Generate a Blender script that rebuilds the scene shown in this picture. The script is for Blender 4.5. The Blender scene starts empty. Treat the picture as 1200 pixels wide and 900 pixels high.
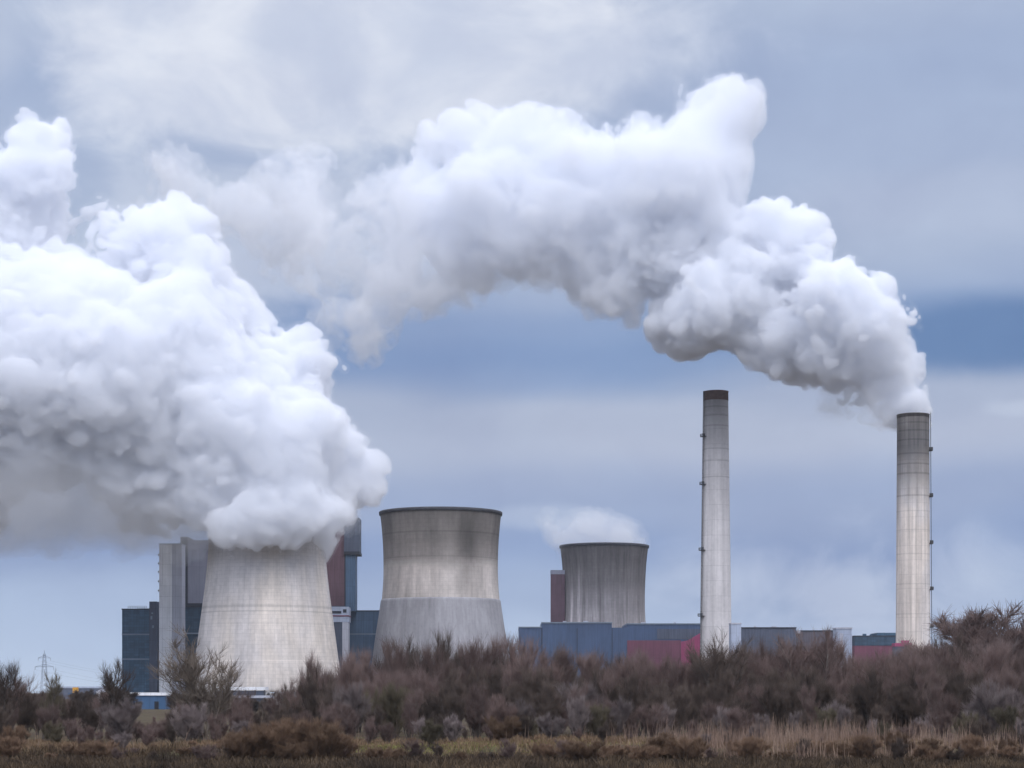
import bpy, math, random
import numpy as np
from mathutils import Vector

C = bpy.context.scene.collection
SC = bpy.context.scene
R = math.radians

# ------------------------------------------------------------------ camera
F, HOR, CAMH = 2239.0, 812.0, 6.0        # focal length and horizon row of the 1200 x 900 photograph
cd = bpy.data.cameras.new("camera")
cam = bpy.data.objects.new("camera", cd)
C.objects.link(cam)
cam.location = (0, 0, CAMH)
cam.rotation_euler = (R(90), 0, 0)
cd.sensor_width = 36
cd.lens = F / 1200 * 36
cd.shift_y = (HOR - 450) / 1200
cd.clip_start, cd.clip_end = 1, 60000
SC.camera = cam

def X(px, Y): return (px - 600) / F * Y
def Z(py, Y): return CAMH + (HOR - py) / F * Y

# ------------------------------------------------------------------ exposure, sampling
SC.view_settings.view_transform = 'Standard'
SC.view_settings.look = 'None'
SC.view_settings.exposure = 0
SC.view_settings.gamma = 1
SC.view_settings.use_curve_mapping = False
SC.render.engine = 'CYCLES'
cy = SC.cycles
cy.use_denoising = True
cy.max_bounces = 24
cy.diffuse_bounces = 3
cy.glossy_bounces = 2
cy.volume_bounces = 22
cy.transparent_max_bounces = 64
cy.caustics_reflective = cy.caustics_refractive = False
cy.sample_clamp_indirect = 4

# ------------------------------------------------------------------ node helpers
def lin(r, g, b):
    f = lambda c: (c / 255 / 12.92) if c / 255 <= 0.04045 else ((c / 255 + 0.055) / 1.055) ** 2.4
    return (f(r), f(g), f(b), 1.0)

class NT:
    def __init__(s, tree):
        s.t = tree
        tree.nodes.clear()
    def n(s, typ, **kw):
        nd = s.t.nodes.new(typ)
        for k, v in kw.items(): setattr(nd, k, v)
        return nd
    def put(s, sock, v):
        if isinstance(v, bpy.types.NodeSocket): s.t.links.new(v, sock)
        elif v is not None: sock.default_value = v
    def m(s, op, a, b=None, c=None, clamp=False):
        nd = s.n('ShaderNodeMath', operation=op, use_clamp=clamp)
        for i, v in enumerate((a, b, c)):
            if v is not None: s.put(nd.inputs[i], v)
        return nd.outputs[0]
    def mix(s, f, a, b, blend='MIX'):
        nd = s.n('ShaderNodeMix', data_type='RGBA', blend_type=blend)
        s.put(nd.inputs[0], f); s.put(nd.inputs[6], a); s.put(nd.inputs[7], b)
        return nd.outputs[2]
    def xyz(s, v):
        nd = s.n('ShaderNodeSeparateXYZ'); s.put(nd.inputs[0], v); return nd.outputs
    def comb(s, x, y, z):
        nd = s.n('ShaderNodeCombineXYZ')
        for i, v in enumerate((x, y, z)): s.put(nd.inputs[i], v)
        return nd.outputs[0]
    def noise(s, vec, scale=1, detail=4, rough=0.5, dist=0.0):
        nd = s.n('ShaderNodeTexNoise')
        s.put(nd.inputs['Vector'], vec)
        nd.inputs['Scale'].default_value = scale
        nd.inputs['Detail'].default_value = detail
        nd.inputs['Roughness'].default_value = rough
        nd.inputs['Distortion'].default_value = dist
        return nd.outputs['Fac']
    def ramp(s, f, stops, interp='LINEAR'):
        nd = s.n('ShaderNodeValToRGB')
        cr = nd.color_ramp; cr.interpolation = interp
        while len(cr.elements) < len(stops): cr.elements.new(0.5)
        for e, (p, c) in zip(cr.elements, sorted(stops, key=lambda q: q[0])):
            e.position = p
            e.color = c if len(c) == 4 else (*c, 1)
        s.put(nd.inputs[0], f)
        return nd.outputs[0]
    def rng(s, v, a, b, c=0.0, d=1.0, smooth=True):
        nd = s.n('ShaderNodeMapRange', interpolation_type='SMOOTHSTEP' if smooth else 'LINEAR')
        for i, q in enumerate((v, a, b, c, d)): s.put(nd.inputs[i], q)
        return nd.outputs[0]

# ------------------------------------------------------------------ sky and sun
SUN = Vector((0.26, -0.70, 0.66)).normalized()
W = bpy.data.worlds.new("World")
SC.world = W
W.use_nodes = True
w = NT(W.node_tree)
STR = 0.1
tc = w.n('ShaderNodeTexCoord')
dx, dy, dz = w.xyz(tc.outputs['Generated'])
hyp = w.m('SQRT', w.m('ADD', w.m('MULTIPLY', dx, dx), w.m('ADD', w.m('MULTIPLY', dy, dy), 1e-6)))
t_el = w.m('MINIMUM', w.m('MAXIMUM', w.m('DIVIDE', dz, hyp), -0.2), 8.0)
az = w.m('ARCTAN2', dx, dy)
P1 = w.comb(w.m('MULTIPLY', az, 5.0), w.m('MULTIPLY', t_el, 16.0), 1.7)
n_band = w.noise(P1, 1.0, 3, 0.5)
P2 = w.comb(w.m('MULTIPLY', az, 13.0), w.m('MULTIPLY', t_el, 19.0), 4.3)
n_cloud = w.noise(P2, 1.0, 8, 0.56, 0.5)
n_puff = w.noise(w.comb(w.m('MULTIPLY', az, 10.0), w.m('MULTIPLY', t_el, 14.0), 9.1), 1.0, 7, 0.55, 0.4)
tt = w.m('ADD', t_el, w.m('MULTIPLY', w.m('SUBTRACT', n_band, 0.5), 0.045))
def T(py): return (HOR - py) / F
band = w.ramp(w.m('DIVIDE', tt, 0.5), [
    (0.0, lin(192, 207, 230)), (T(770) / .5, lin(178, 195, 223)), (T(700) / .5, lin(158, 176, 209)),
    (T(640) / .5, lin(140, 160, 200)), (T(590) / .5, lin(153, 169, 203)), (T(520) / .5, lin(177, 187, 211)),
    (T(470) / .5, lin(167, 179, 205)), (T(420) / .5, lin(122, 148, 190)), (T(375) / .5, lin(136, 158, 197)),
    (T(300) / .5, lin(170, 184, 211)), (T(190) / .5, lin(168, 183, 212)), (T(100) / .5, lin(162, 178, 209)),
    (T(0) / .5, lin(176, 190, 216)), (0.95, lin(211, 215, 229))], 'EASE')
col = band
def blob(px, py, sx, sy, amp, ragged, colour, lo=0.25, hi=0.85):
    global col
    a0, t0 = math.atan((px - 600) / F), T(py)
    u = w.m('DIVIDE', w.m('SUBTRACT', az, a0), sx / F)
    v = w.m('DIVIDE', w.m('SUBTRACT', t_el, t0), sy / F)
    g = w.m('EXPONENT', w.m('MULTIPLY', w.m('ADD', w.m('MULTIPLY', u, u), w.m('MULTIPLY', v, v)), -1.0))
    f = w.m('ADD', g, w.m('MULTIPLY', w.m('MULTIPLY', w.m('SUBTRACT', n_cloud, 0.5), ragged), w.m('POWER', g, 0.35)))
    f = w.m('MULTIPLY', w.rng(f, lo, hi), amp)
    col = w.mix(f, col, colour)
pale = w.mix(w.rng(n_puff, .36, .64), lin(202, 211, 231), lin(224, 229, 242))
blob(440, 25, 350, 145, 1.0, 1.5, pale, .18, .62)
blob(290, 95, 190, 95, 0.95, 1.7, pale, .2, .68)
blob(-20, 70, 60, 70, 0.5, 0.8, lin(196, 206, 226))
blob(560, 430, 260, 45, 0.45, 0.8, lin(128, 151, 194))
blob(1170, 405, 230, 52, 0.9, 0.8, lin(90, 124, 172))
blob(980, 690, 190, 70, 0.6, 2.4, lin(196, 207, 229), .2, .8)
blob(100, 720, 150, 60, 0.5, 1.2, lin(172, 190, 221))
blob(720, 500, 330, 34, 0.5, 1.0, lin(180, 189, 211))
blob(1120, 250, 240, 50, 0.5, 1.2, lin(180, 191, 216))
blob(1215, 490, 70, 12, 0.5, 2.0, lin(196, 206, 226))
blob(640, 605, 90, 18, 0.4, 1.4, lin(190, 203, 226))
blob(300, 270, 210, 100, 0.55, 2.4, lin(203, 211, 229), .25, .8)
blob(500, 520, 240, 40, 0.35, 0.8, lin(168, 180, 206))
mott = w.rng(w.m('ADD', w.m('MULTIPLY', n_puff, .6), w.m('MULTIPLY', n_cloud, .4)), .3, .7, .90, 1.09, False)
col = w.mix(1.0, col, w.comb(mott, mott, w.m('ADD', w.m('MULTIPLY', mott, .7), .3)), 'MULTIPLY')
# overcast sky: brighter towards the zenith, as an overcast sky is
gain = w.rng(dz, 0.36, 0.75, 1.0, 1.85)
# and brighter on the sun's side, behind the camera
gain = w.m('MULTIPLY', gain, w.rng(dy, 0.35, -0.75, 1.0, 1.85))
col = w.mix(1.0, col, w.comb(gain, gain, gain), 'MULTIPLY')
scale10 = w.n('ShaderNodeVectorMath', operation='SCALE')
w.put(scale10.inputs[0], col); scale10.inputs['Scale'].default_value = 1 / STR
sky = w.n('ShaderNodeTexSky', sky_type='NISHITA', sun_disc=False)
sky.sun_elevation = math.asin(SUN.z)
sky.sun_rotation = math.atan2(SUN.x, SUN.y)
sky.dust_density = 2.0
skyc = w.mix(0.96, sky.outputs[0], scale10.outputs[0])
bg = w.n('ShaderNodeBackground'); w.put(bg.inputs[0], skyc); bg.inputs[1].default_value = STR
wo = w.n('ShaderNodeOutputWorld'); w.put(wo.inputs[0], bg.outputs[0])
W.cycles.sampling_method = 'MANUAL'
W.cycles.sample_map_resolution = 512

sl = bpy.data.lights.new("sun", 'SUN')
sl.energy = 0.85
sl.angle = R(35)
sl.color = (1.0, 0.965, 0.92)
so = bpy.data.objects.new("sun", sl)
so.rotation_euler = SUN.to_track_quat('Z', 'Y').to_euler()
so.location = SUN * 900
C.objects.link(so)

# ------------------------------------------------------------------ object helpers
def tag(o, label=None, cat=None, group=None, kind=None):
    if label: o['label'] = label
    if cat: o['category'] = cat
    if group: o['group'] = group
    if kind: o['kind'] = kind
    return o

def empty(name, loc, label, cat, group=None):
    o = bpy.data.objects.new(name, None)
    o.empty_display_size = 3
    C.objects.link(o); o.location = loc
    return tag(o, label, cat, group)

def fast_mesh(name, V, Q, smooth=False):
    """V (n,3) float, Q (m,4) or (m,3) int"""
    V = np.asarray(V, dtype=np.float32); Q = np.asarray(Q, dtype=np.int32)
    me = bpy.data.meshes.new(name)
    k = Q.shape[1]
    me.vertices.add(len(V)); me.vertices.foreach_set('co', V.ravel())
    me.loops.add(Q.size); me.loops.foreach_set('vertex_index', Q.ravel())
    me.polygons.add(len(Q)); me.polygons.foreach_set('loop_start', np.arange(0, Q.size, k, dtype=np.int32))
    if smooth: me.polygons.foreach_set('use_smooth', np.ones(len(Q), dtype=bool))
    me.update(calc_edges=True)
    return me

def link(name, me, mat, parent=None):
    o = bpy.data.objects.new(name, me)
    if mat: me.materials.append(mat)
    C.objects.link(o)
    if parent: o.parent = parent
    return o

class MB:
    def __init__(s): s.v, s.f, s.sm = [], [], []
    def face(s, pts, smooth=False):
        i = len(s.v); s.v += [tuple(p) for p in pts]; s.f.append(tuple(range(i, i + len(pts)))); s.sm.append(smooth)
    def box(s, x0, x1, y0, y1, z0, z1):
        i = len(s.v)
        s.v += [(x, y, z) for z in (z0, z1) for x, y in ((x0, y0), (x1, y0), (x1, y1), (x0, y1))]
        for q in ((0, 3, 2, 1), (4, 5, 6, 7), (0, 1, 5, 4), (1, 2, 6, 5), (2, 3, 7, 6), (3, 0, 4, 7)):
            s.f.append(tuple(i + k for k in q)); s.sm.append(False)
    def prism(s, poly, y0, y1):          # polygon in xz, extruded along y
        n = len(poly); i = len(s.v)
        s.v += [(x, y0, z) for x, z in poly] + [(x, y1, z) for x, z in poly]
        s.f.append(tuple(i + k for k in range(n))); s.f.append(tuple(i + n + k for k in reversed(range(n))))
        for k in range(n):
            j = (k + 1) % n
            s.f.append((i + k, i + n + k, i + n + j, i + j))
        s.sm += [False] * (n + 2)
    def bar(s, a, b, r, r2=None, n=6):
        a, b = Vector(a), Vector(b); d = (b - a).normalized()
        u = d.orthogonal().normalized(); v = d.cross(u); r2 = r if r2 is None else r2
        i = len(s.v)
        for p, q in ((a, r), (b, r2)):
            for k in range(n):
                g = 2 * math.pi * k / n
                s.v.append(tuple(p + (u * math.cos(g) + v * math.sin(g)) * q))
        for k in range(n):
            j = (k + 1) % n
            s.f.append((i + k, i + j, i + n + j, i + n + k)); s.sm.append(n > 5)
        s.f.append(tuple(i + k for k in reversed(range(n)))); s.f.append(tuple(i + n + k for k in range(n))); s.sm += [False, False]
    def lathe(s, prof, n=96, closed=False, cx=0, cy=0):
        i = len(s.v); m = len(prof)
        for r, z in prof:
            for k in range(n):
                g = 2 * math.pi * k / n
                s.v.append((cx + r * math.cos(g), cy + r * math.sin(g), z))
        for a in range(m if closed else m - 1):
            b = (a + 1) % m
            for k in range(n):
                j = (k + 1) % n
                s.f.append((i + a * n + k, i + a * n + j, i + b * n + j, i + b * n + k)); s.sm.append(True)
    def build(s, name, mat, parent=None, loc=None):
        me = bpy.data.meshes.new(name)
        me.from_pydata(s.v, [], s.f); me.polygons.foreach_set('use_smooth', s.sm); me.update()
        o = link(name, me, mat, parent)
        if loc: o.location = loc
        return o

# ------------------------------------------------------------------ materials
def new_mat(name):
    m = bpy.data.materials.new(name); m.use_nodes = True
    return m, NT(m.node_tree)

def finish(t, colour, rough=0.85, bump=None, bump_d=0.3, spec=0.3):
    b = t.n('ShaderNodeBsdfPrincipled')
    t.put(b.inputs['Base Color'], colour); t.put(b.inputs['Roughness'], rough)
    b.inputs['Specular IOR Level'].default_value = spec
    if bump is not None:
        bn = t.n('ShaderNodeBump'); bn.inputs['Distance'].default_value = bump_d; bn.inputs['Strength'].default_value = 0.6
        t.put(bn.inputs['Height'], bump); t.put(b.inputs['Normal'], bn.outputs[0])
    o = t.n('ShaderNodeOutputMaterial'); t.put(o.inputs[0], b.outputs[0])

def plain(name, c, rough=0.7, var=0.25, scale=0.3, spec=0.3):
    m, t = new_mat(name)
    p = t.n('ShaderNodeTexCoord').outputs['Object']
    n = t.noise(p, scale, 5, 0.6)
    f = t.rng(n, 0.25, 0.75, 1 - var, 1 + var, False)
    cc = t.mix(1.0, (*c, 1), t.comb(f, f, f), 'MULTIPLY')
    finish(t, cc, rough, None, spec=spec)
    return m

def cladding(name, c, panel=(3.0, 1.5), var=0.18, streak=0.25, rough=0.55):
    """sheet cladding: panels of slightly different tone, seams, and rain streaks"""
    m, t = new_mat(name)
    p = t.n('ShaderNodeTexCoord').outputs['Object']
    x, y, z = t.xyz(p)
    br = t.n('ShaderNodeTexBrick'); br.offset = 0.0; br.squash = 1.0
    t.put(br.inputs['Vector'], t.comb(t.m('ADD', x, t.m('MULTIPLY', y, 1.0)), z, 0.0))
    br.inputs['Scale'].default_value = 1.0
    br.inputs['Mortar Size'].default_value = 0.07
    br.inputs['Mortar Smooth'].default_value = 0.4
    br.inputs['Brick Width'].default_value = panel[0]; br.inputs['Row Height'].default_value = panel[1]
    br.inputs['Color1'].default_value = (1 - var,) * 3 + (1,); br.inputs['Color2'].default_value = (1 + var,) * 3 + (1,)
    br.inputs['Mortar'].default_value = (0.6, 0.6, 0.6, 1)
    st = t.noise(t.comb(t.m('MULTIPLY', x, 0.9), t.m('MULTIPLY', y, 0.9), t.m('MULTIPLY', z, 0.05)), 1.0, 5, 0.65)
    big = t.noise(p, 0.05, 4, 0.6)
    f = t.m('MULTIPLY', t.rng(st, 0.3, 0.7, 1 - streak, 1 + streak, False), t.rng(big, 0.3, 0.7, 0.85, 1.12, False))
    cc = t.mix(1.0, (*c, 1), br.outputs['Color'], 'MULTIPLY')
    cc = t.mix(1.0, cc, t.comb(f, f, f), 'MULTIPLY')
    finish(t, cc, rough, None, spec=0.35)
    return m

def concrete(name, c, lift=1.6, joint=3.2, stops=None, streak=0.35, streak_scale=0.22, tint=None, mortar=0.8, rings=(), patches=()):
    """slip-formed concrete of a tower: formwork grid in cylinder coordinates, rain and soot streaks, weathering and painted shade by height
    stops: [(height, tone)] weathering by height, on the front tower also painted steam shade; rings: [(height, half width, tone)] construction joints"""
    m, t = new_mat(name)
    p = t.n('ShaderNodeTexCoord').outputs['Object']
    x, y, z = t.xyz(p)
    ang = t.m('ARCTAN2', x, y)
    rad = t.m('SQRT', t.m('ADD', t.m('MULTIPLY', x, x), t.m('MULTIPLY', y, y)))
    br = t.n('ShaderNodeTexBrick'); br.offset = 0.0; br.squash = 1.0
    t.put(br.inputs['Vector'], t.comb(t.m('MULTIPLY', ang, 32.0), z, 0.0))
    br.inputs['Scale'].default_value = 1.0
    br.inputs['Mortar Size'].default_value = 0.10; br.inputs['Mortar Smooth'].default_value = 0.6
    br.inputs['Brick Width'].default_value = joint; br.inputs['Row Height'].default_value = lift
    br.inputs['Color1'].default_value = (0.965,) * 3 + (1,); br.inputs['Color2'].default_value = (1.035,) * 3 + (1,)
    br.inputs['Mortar'].default_value = (mortar,) * 3 + (1,)
    sv = t.comb(t.m('MULTIPLY', x, streak_scale), t.m('MULTIPLY', y, streak_scale), t.m('MULTIPLY', z, 0.012))
    st = t.noise(sv, 1.0, 6, 0.68)
    big = t.noise(t.comb(x, y, t.m('MULTIPLY', z, 0.6)), 0.035, 5, 0.6, 0.4)
    fine = t.noise(p, 0.5, 4, 0.6)
    f = t.rng(st, 0.28, 0.68, 1 - streak, 1 + streak * 0.55, False)
    f = t.m('MULTIPLY', f, t.rng(big, 0.3, 0.7, 0.84, 1.12, False))
    f = t.m('MULTIPLY', f, t.rng(fine, 0.25, 0.75, 0.93, 1.07, False))
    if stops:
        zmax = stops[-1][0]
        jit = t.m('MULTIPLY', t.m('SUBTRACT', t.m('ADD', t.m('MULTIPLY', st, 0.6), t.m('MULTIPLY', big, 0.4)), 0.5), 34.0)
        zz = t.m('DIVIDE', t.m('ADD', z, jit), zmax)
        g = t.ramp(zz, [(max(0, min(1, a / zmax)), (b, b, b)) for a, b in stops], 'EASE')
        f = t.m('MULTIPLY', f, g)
    for (h, hw, tone) in rings:
        d = t.m('ABSOLUTE', t.m('SUBTRACT', z, h))
        f = t.m('MULTIPLY', f, t.rng(d, hw * 0.6, hw * 1.2, tone, 1.0))
    for (pa, ph, sa, sh_, tone) in patches:      # single stains: angle round the shell, height, extents, tone
        u = t.m('DIVIDE', t.m('SUBTRACT', ang, pa), sa); v = t.m('DIVIDE', t.m('SUBTRACT', z, ph), sh_)
        g = t.m('EXPONENT', t.m('MULTIPLY', t.m('ADD', t.m('MULTIPLY', u, u), t.m('MULTIPLY', v, v)), -1.0))
        g = t.m('MULTIPLY', g, t.rng(st, .3, .62, .45, 1.25, False), clamp=True)
        f = t.m('MULTIPLY', f, t.m('ADD', 1.0, t.m('MULTIPLY', g, tone - 1.0)))
    base = (*c, 1)
    if tint is not None:                       # warm lime / rust bloom in large patches
        tn = t.noise(t.comb(x, y, t.m('MULTIPLY', z, 0.5)), 0.03, 4, 0.55, 0.5)
        base = t.mix(t.rng(tn, 0.4, 0.65), base, (*tint, 1))
    cc = t.mix(1.0, base, br.outputs['Color'], 'MULTIPLY')
    cc = t.mix(1.0, cc, t.comb(f, f, f), 'MULTIPLY')
    finish(t, cc, 1.0, None, spec=0.03)
    return m

M_rim = plain('weathered rim concrete', (0.075, 0.075, 0.085), 0.9, 0.35, 0.4)
M_inside = plain('damp inner concrete', (0.12, 0.12, 0.125), 0.9)
M_column = plain('column concrete', (0.35, 0.34, 0.33), 0.9)
M_teal = cladding('dark teal cladding', (0.050, 0.108, 0.170))
M_teal2 = cladding('teal green cladding', (0.036, 0.072, 0.115))
M_navy = cladding('slate blue cladding', (0.070, 0.112, 0.205), (6, 30), 0.02, 0.14)
M_navy2 = cladding('deep blue cladding', (0.07, 0.125, 0.205), (6, 10), 0.08)
M_slate = cladding('slate grey cladding', (0.095, 0.11, 0.155), (5, 20), 0.03)
M_greyblue = cladding('grey violet cladding', (0.25, 0.255, 0.31), (4, 40), 0.06, 0.15)
M_white = cladding('off white cladding', (0.86, 0.86, 0.87), (4, 6), 0.04, 0.12)
M_pale = cladding('pale blue cladding', (0.42, 0.47, 0.58), (4, 6), 0.04, 0.12)
M_grey = cladding('light grey cladding', (0.50, 0.51, 0.57), (4, 6), 0.05, 0.15)
M_maroon = cladding('maroon cladding', (0.115, 0.062, 0.08), (4, 8), 0.08)
M_charcoal = cladding('charcoal cladding', (0.075, 0.09, 0.13), (4, 6), 0.08)
M_pink = cladding('magenta cladding', (0.36, 0.06, 0.15), (6, 30), 0.02, 0.12)
M_pink2 = cladding('dull rose cladding', (0.19, 0.06, 0.095), (6, 30), 0.02, 0.15)
M_strip = plain('pale strip metal', (0.22, 0.27, 0.33), 0.5, 0.15)
M_darkstrip = plain('dark strip metal', (0.03, 0.035, 0.05), 0.6, 0.2)
M_steel = plain('dark galvanised steel', (0.06, 0.06, 0.065), 0.6, 0.2)
M_pylon = plain('pylon steel', (0.32, 0.36, 0.43), 0.6, 0.2)
M_blue = cladding('bright blue sheet', (0.05, 0.115, 0.22), (3, 12), 0.1, 0.15)
M_yellow = plain('amber paint', (0.65, 0.33, 0.04), 0.6, 0.1)
M_dark = plain('dark opening', (0.02, 0.022, 0.028), 0.4, 0.1)

# ------------------------------------------------------------------ ground
def ground_h(x, y):
    """flat ground with a low broken bank in the foreground"""
    u = x / 40.0
    edge = 170 + 3.0 * np.sin(u * 2.1 + 0.6) + 1.8 * np.sin(u * 5.3 + 2) + 1.0 * np.sin(u * 14 + 1)
    up = 1 / (1 + np.exp(-(y - edge) * 1.6))
    fade = 1 / (1 + np.exp((y - 215) / 9.0))
    amp = 0.85 + 0.35 * np.sin(u * 1.3 + 1.1) + 0.18 * np.sin(u * 9 + 0.4)
    return (up * fade * amp + 0.12 * np.sin(x * 0.9) * np.sin(y * 0.7 + x * 0.2) * fade)

def make_ground():
    xs = np.concatenate([[-30000, -9000, -3000, -1000, -400], np.arange(-130, 130.1, 1.0), [400, 1000, 3000, 9000, 30000]])
    ys = np.concatenate([[-9000, -2000, -500, 0, 80, 130], np.arange(145, 240.1, 1.0), [260, 320, 450, 700, 1200, 2200, 5000, 12000, 40000]])
    gx, gy = np.meshgrid(xs, ys, indexing='ij')
    gz = np.where((np.abs(gx) < 131) & (gy > 140) & (gy < 241), ground_h(gx, gy), 0)
    V = np.stack([gx, gy, gz], -1).reshape(-1, 3)
    nx, ny = len(xs), len(ys)
    idx = np.arange(nx * ny).reshape(nx, ny)
    Q = np.stack([idx[:-1, :-1], idx[1:, :-1], idx[1:, 1:], idx[:-1, 1:]], -1).reshape(-1, 4)
    m, t = new_mat('rough winter ground')
    p = t.n('ShaderNodeTexCoord').outputs['Object']
    n1 = t.noise(p, 0.12, 6, 0.65); n2 = t.noise(p, 1.7, 5, 0.7)
    c = t.ramp(n1, [(0.3, (0.045, 0.032, 0.024)), (0.5, (0.085, 0.062, 0.04)), (0.68, (0.085, 0.085, 0.038))])
    g = t.rng(n2, 0.25, 0.75, 0.6, 1.3, False)
    finish(t, t.mix(1.0, c, t.comb(g, g, g), 'MULTIPLY'), 0.95, n2, 0.3, 0.1)
    o = link('ground', fast_mesh('ground', V, Q, True), m)
    tag(o, kind='structure')
make_ground()

# ------------------------------------------------------------------ cooling towers
def spline(pts, n):
    """monotone-ish Catmull interpolation of (z, r) -> list of (r, z)"""
    zs = [p[0] for p in pts]; rs = [p[1] for p in pts]
    out = []
    for k in range(n + 1):
        z = zs[0] + (zs[-1] - zs[0]) * k / n
        i = max(j for j in range(len(zs) - 1) if zs[j] <= z + 1e-9)
        u = (z - zs[i]) / (zs[i + 1] - zs[i])
        m0 = (rs[i + 1] - rs[max(i - 1, 0)]) / (zs[i + 1] - zs[max(i - 1, 0)]) * (zs[i + 1] - zs[i])
        k2 = min(i + 2, len(zs) - 1)
        m1 = (rs[k2] - rs[i]) / (zs[k2] - zs[i]) * (zs[i + 1] - zs[i])
        r = (2*u**3-3*u**2+1)*rs[i] + (u**3-2*u**2+u)*m0 + (-2*u**3+3*u**2)*rs[i+1] + (u**3-u**2)*m1
        out.append((r, z))
    return out

def cooling_tower(px, Y, rows, label, mat, split_row=None, mat2=None, rim_h=1.6, rim_w=0.5):
    """rows: [(py, half width in px)] from bottom to top"""
    s = F / Y
    pts = [(Z(py, Y), hw / s) for py, hw in rows]
    root = empty('cooling_tower', (X(px, Y), Y, 0), label, 'cooling tower', 'cooling towers')
    prof = spline(pts, 64)
    zl = pts[0][0]; ztop = pts[-1][0]
    def shell(name, pr, mt):
        b = MB()
        inner = [(r - 0.7, z) for r, z in reversed(pr)]
        b.lathe(pr + inner, 128, closed=True)
        return b.build(name, mt, root)
    if split_row is None:
        shell('shell', prof, mat)
    else:
        zs = Z(split_row, Y)
        lo = [q for q in prof if q[1] < zs]; hi = [q for q in prof if q[1] >= zs]
        r0 = hi[0][0]
        lo2 = [(r + 0.55, z) for r, z in lo] + [(r0 + 0.55, zs - 0.05), (r0 + 0.1, zs + 0.5)]
        shell('lower_shell', lo2, mat2)
        shell('shell', [(r0, zs - 0.3)] + hi, mat)
    rt = prof[-1][0]
    b = MB(); b.lathe([(rt + 0.02, ztop - rim_h), (rt + rim_w, ztop - rim_h), (rt + rim_w + .15, ztop), (rt + rim_w, ztop + 0.25), (rt - 0.9, ztop + 0.25), (rt - 0.9, ztop - 0.05), (rt + .02, ztop - 0.05)], 128)
    b.build('rim', M_rim, root)
    # diagonal support columns between the basin and the shell
    rb = prof[0][0]
    b = MB(); n = 44
    for k in range(n):
        a0, a1 = 2*math.pi*k/n, 2*math.pi*(k+1)/n
        for p, q in ((a0, a1), (a1, a0)):
            b.bar(((rb + 2.2)*math.cos(p), (rb + 2.2)*math.sin(p), 0), ((rb-.4)*math.cos(q), (rb-.4)*math.sin(q), zl + .3), 0.5, n=5)
    b.build('support_columns', M_column, root)
    b = MB(); b.lathe([(rb + 4, -0.5), (rb + 4, 1.6), (rb + 3.4, 1.6), (rb + 3.4, 0.6), (0.1, 0.6)], 96)
    b.build('basin', M_column, root)
    return root, prof

Y1, Y2, Y3 = 1000.0, 1100.0, 1450.0
zt = lambda py, Y: Z(py, Y)
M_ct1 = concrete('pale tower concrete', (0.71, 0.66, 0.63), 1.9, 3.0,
                 [(0, 0.80), (25, 0.87), (45, 0.96), (68, 1.0), (80, 0.80), (90, 0.58), (104, 0.45)], 0.20, 0.30, (0.76, 0.68, 0.60), 0.84,  # dark top: shade under the steam painted into the colour, along with stain
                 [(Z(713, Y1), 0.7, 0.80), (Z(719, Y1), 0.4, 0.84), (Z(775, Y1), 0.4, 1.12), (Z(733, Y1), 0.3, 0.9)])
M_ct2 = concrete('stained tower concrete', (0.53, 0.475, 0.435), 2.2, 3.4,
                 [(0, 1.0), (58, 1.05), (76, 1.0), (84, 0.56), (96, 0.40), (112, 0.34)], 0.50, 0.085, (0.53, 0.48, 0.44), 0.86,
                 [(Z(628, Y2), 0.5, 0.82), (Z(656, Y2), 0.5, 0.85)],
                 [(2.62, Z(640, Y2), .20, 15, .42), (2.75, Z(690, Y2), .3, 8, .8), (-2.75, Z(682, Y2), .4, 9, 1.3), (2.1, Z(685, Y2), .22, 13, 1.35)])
M_ct2b = concrete('grey lower tower concrete', (0.36, 0.35, 0.365), 9.0, 2.6, None, 0.22, 0.3, None, 0.9)
M_ct3 = concrete('dark streaked tower concrete', (0.37, 0.335, 0.33), 2.4, 3.0,
                 [(0, 1.1), (55, 1.05), (75, 0.80), (92, 0.48), (108, 0.34), (118, 0.30)], 0.55, 0.34, None, 0.88, (),
                 [(-2.45, Z(700, Y3), .10, 20, 1.7), (-2.75, Z(722, Y3), .22, 8, 1.5), (-2.2, Z(715, Y3), .06, 22, 1.6)])
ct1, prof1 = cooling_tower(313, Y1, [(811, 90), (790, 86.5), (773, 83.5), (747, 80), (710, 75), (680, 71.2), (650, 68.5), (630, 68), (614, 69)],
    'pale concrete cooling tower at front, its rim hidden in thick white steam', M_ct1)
ct2, prof2 = cooling_tower(516.5, Y2, [(812, 86), (780, 80), (747, 75.5), (720, 71.3), (703, 69), (680, 67.3), (660, 67), (640, 67.6), (620, 69), (601, 71)],
    'stained concrete cooling tower with paler lower section and no steam', M_ct2, 704, M_ct2b)
ct3, prof3 = cooling_tower(708, Y3, [(812, 62), (780, 56), (750, 51), (725, 48.2), (700, 47.6), (680, 48.2), (660, 49.4), (640, 51.6)],
    'dark streaked cooling tower with thin steam, standing behind long blue hall', M_ct3)

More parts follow.
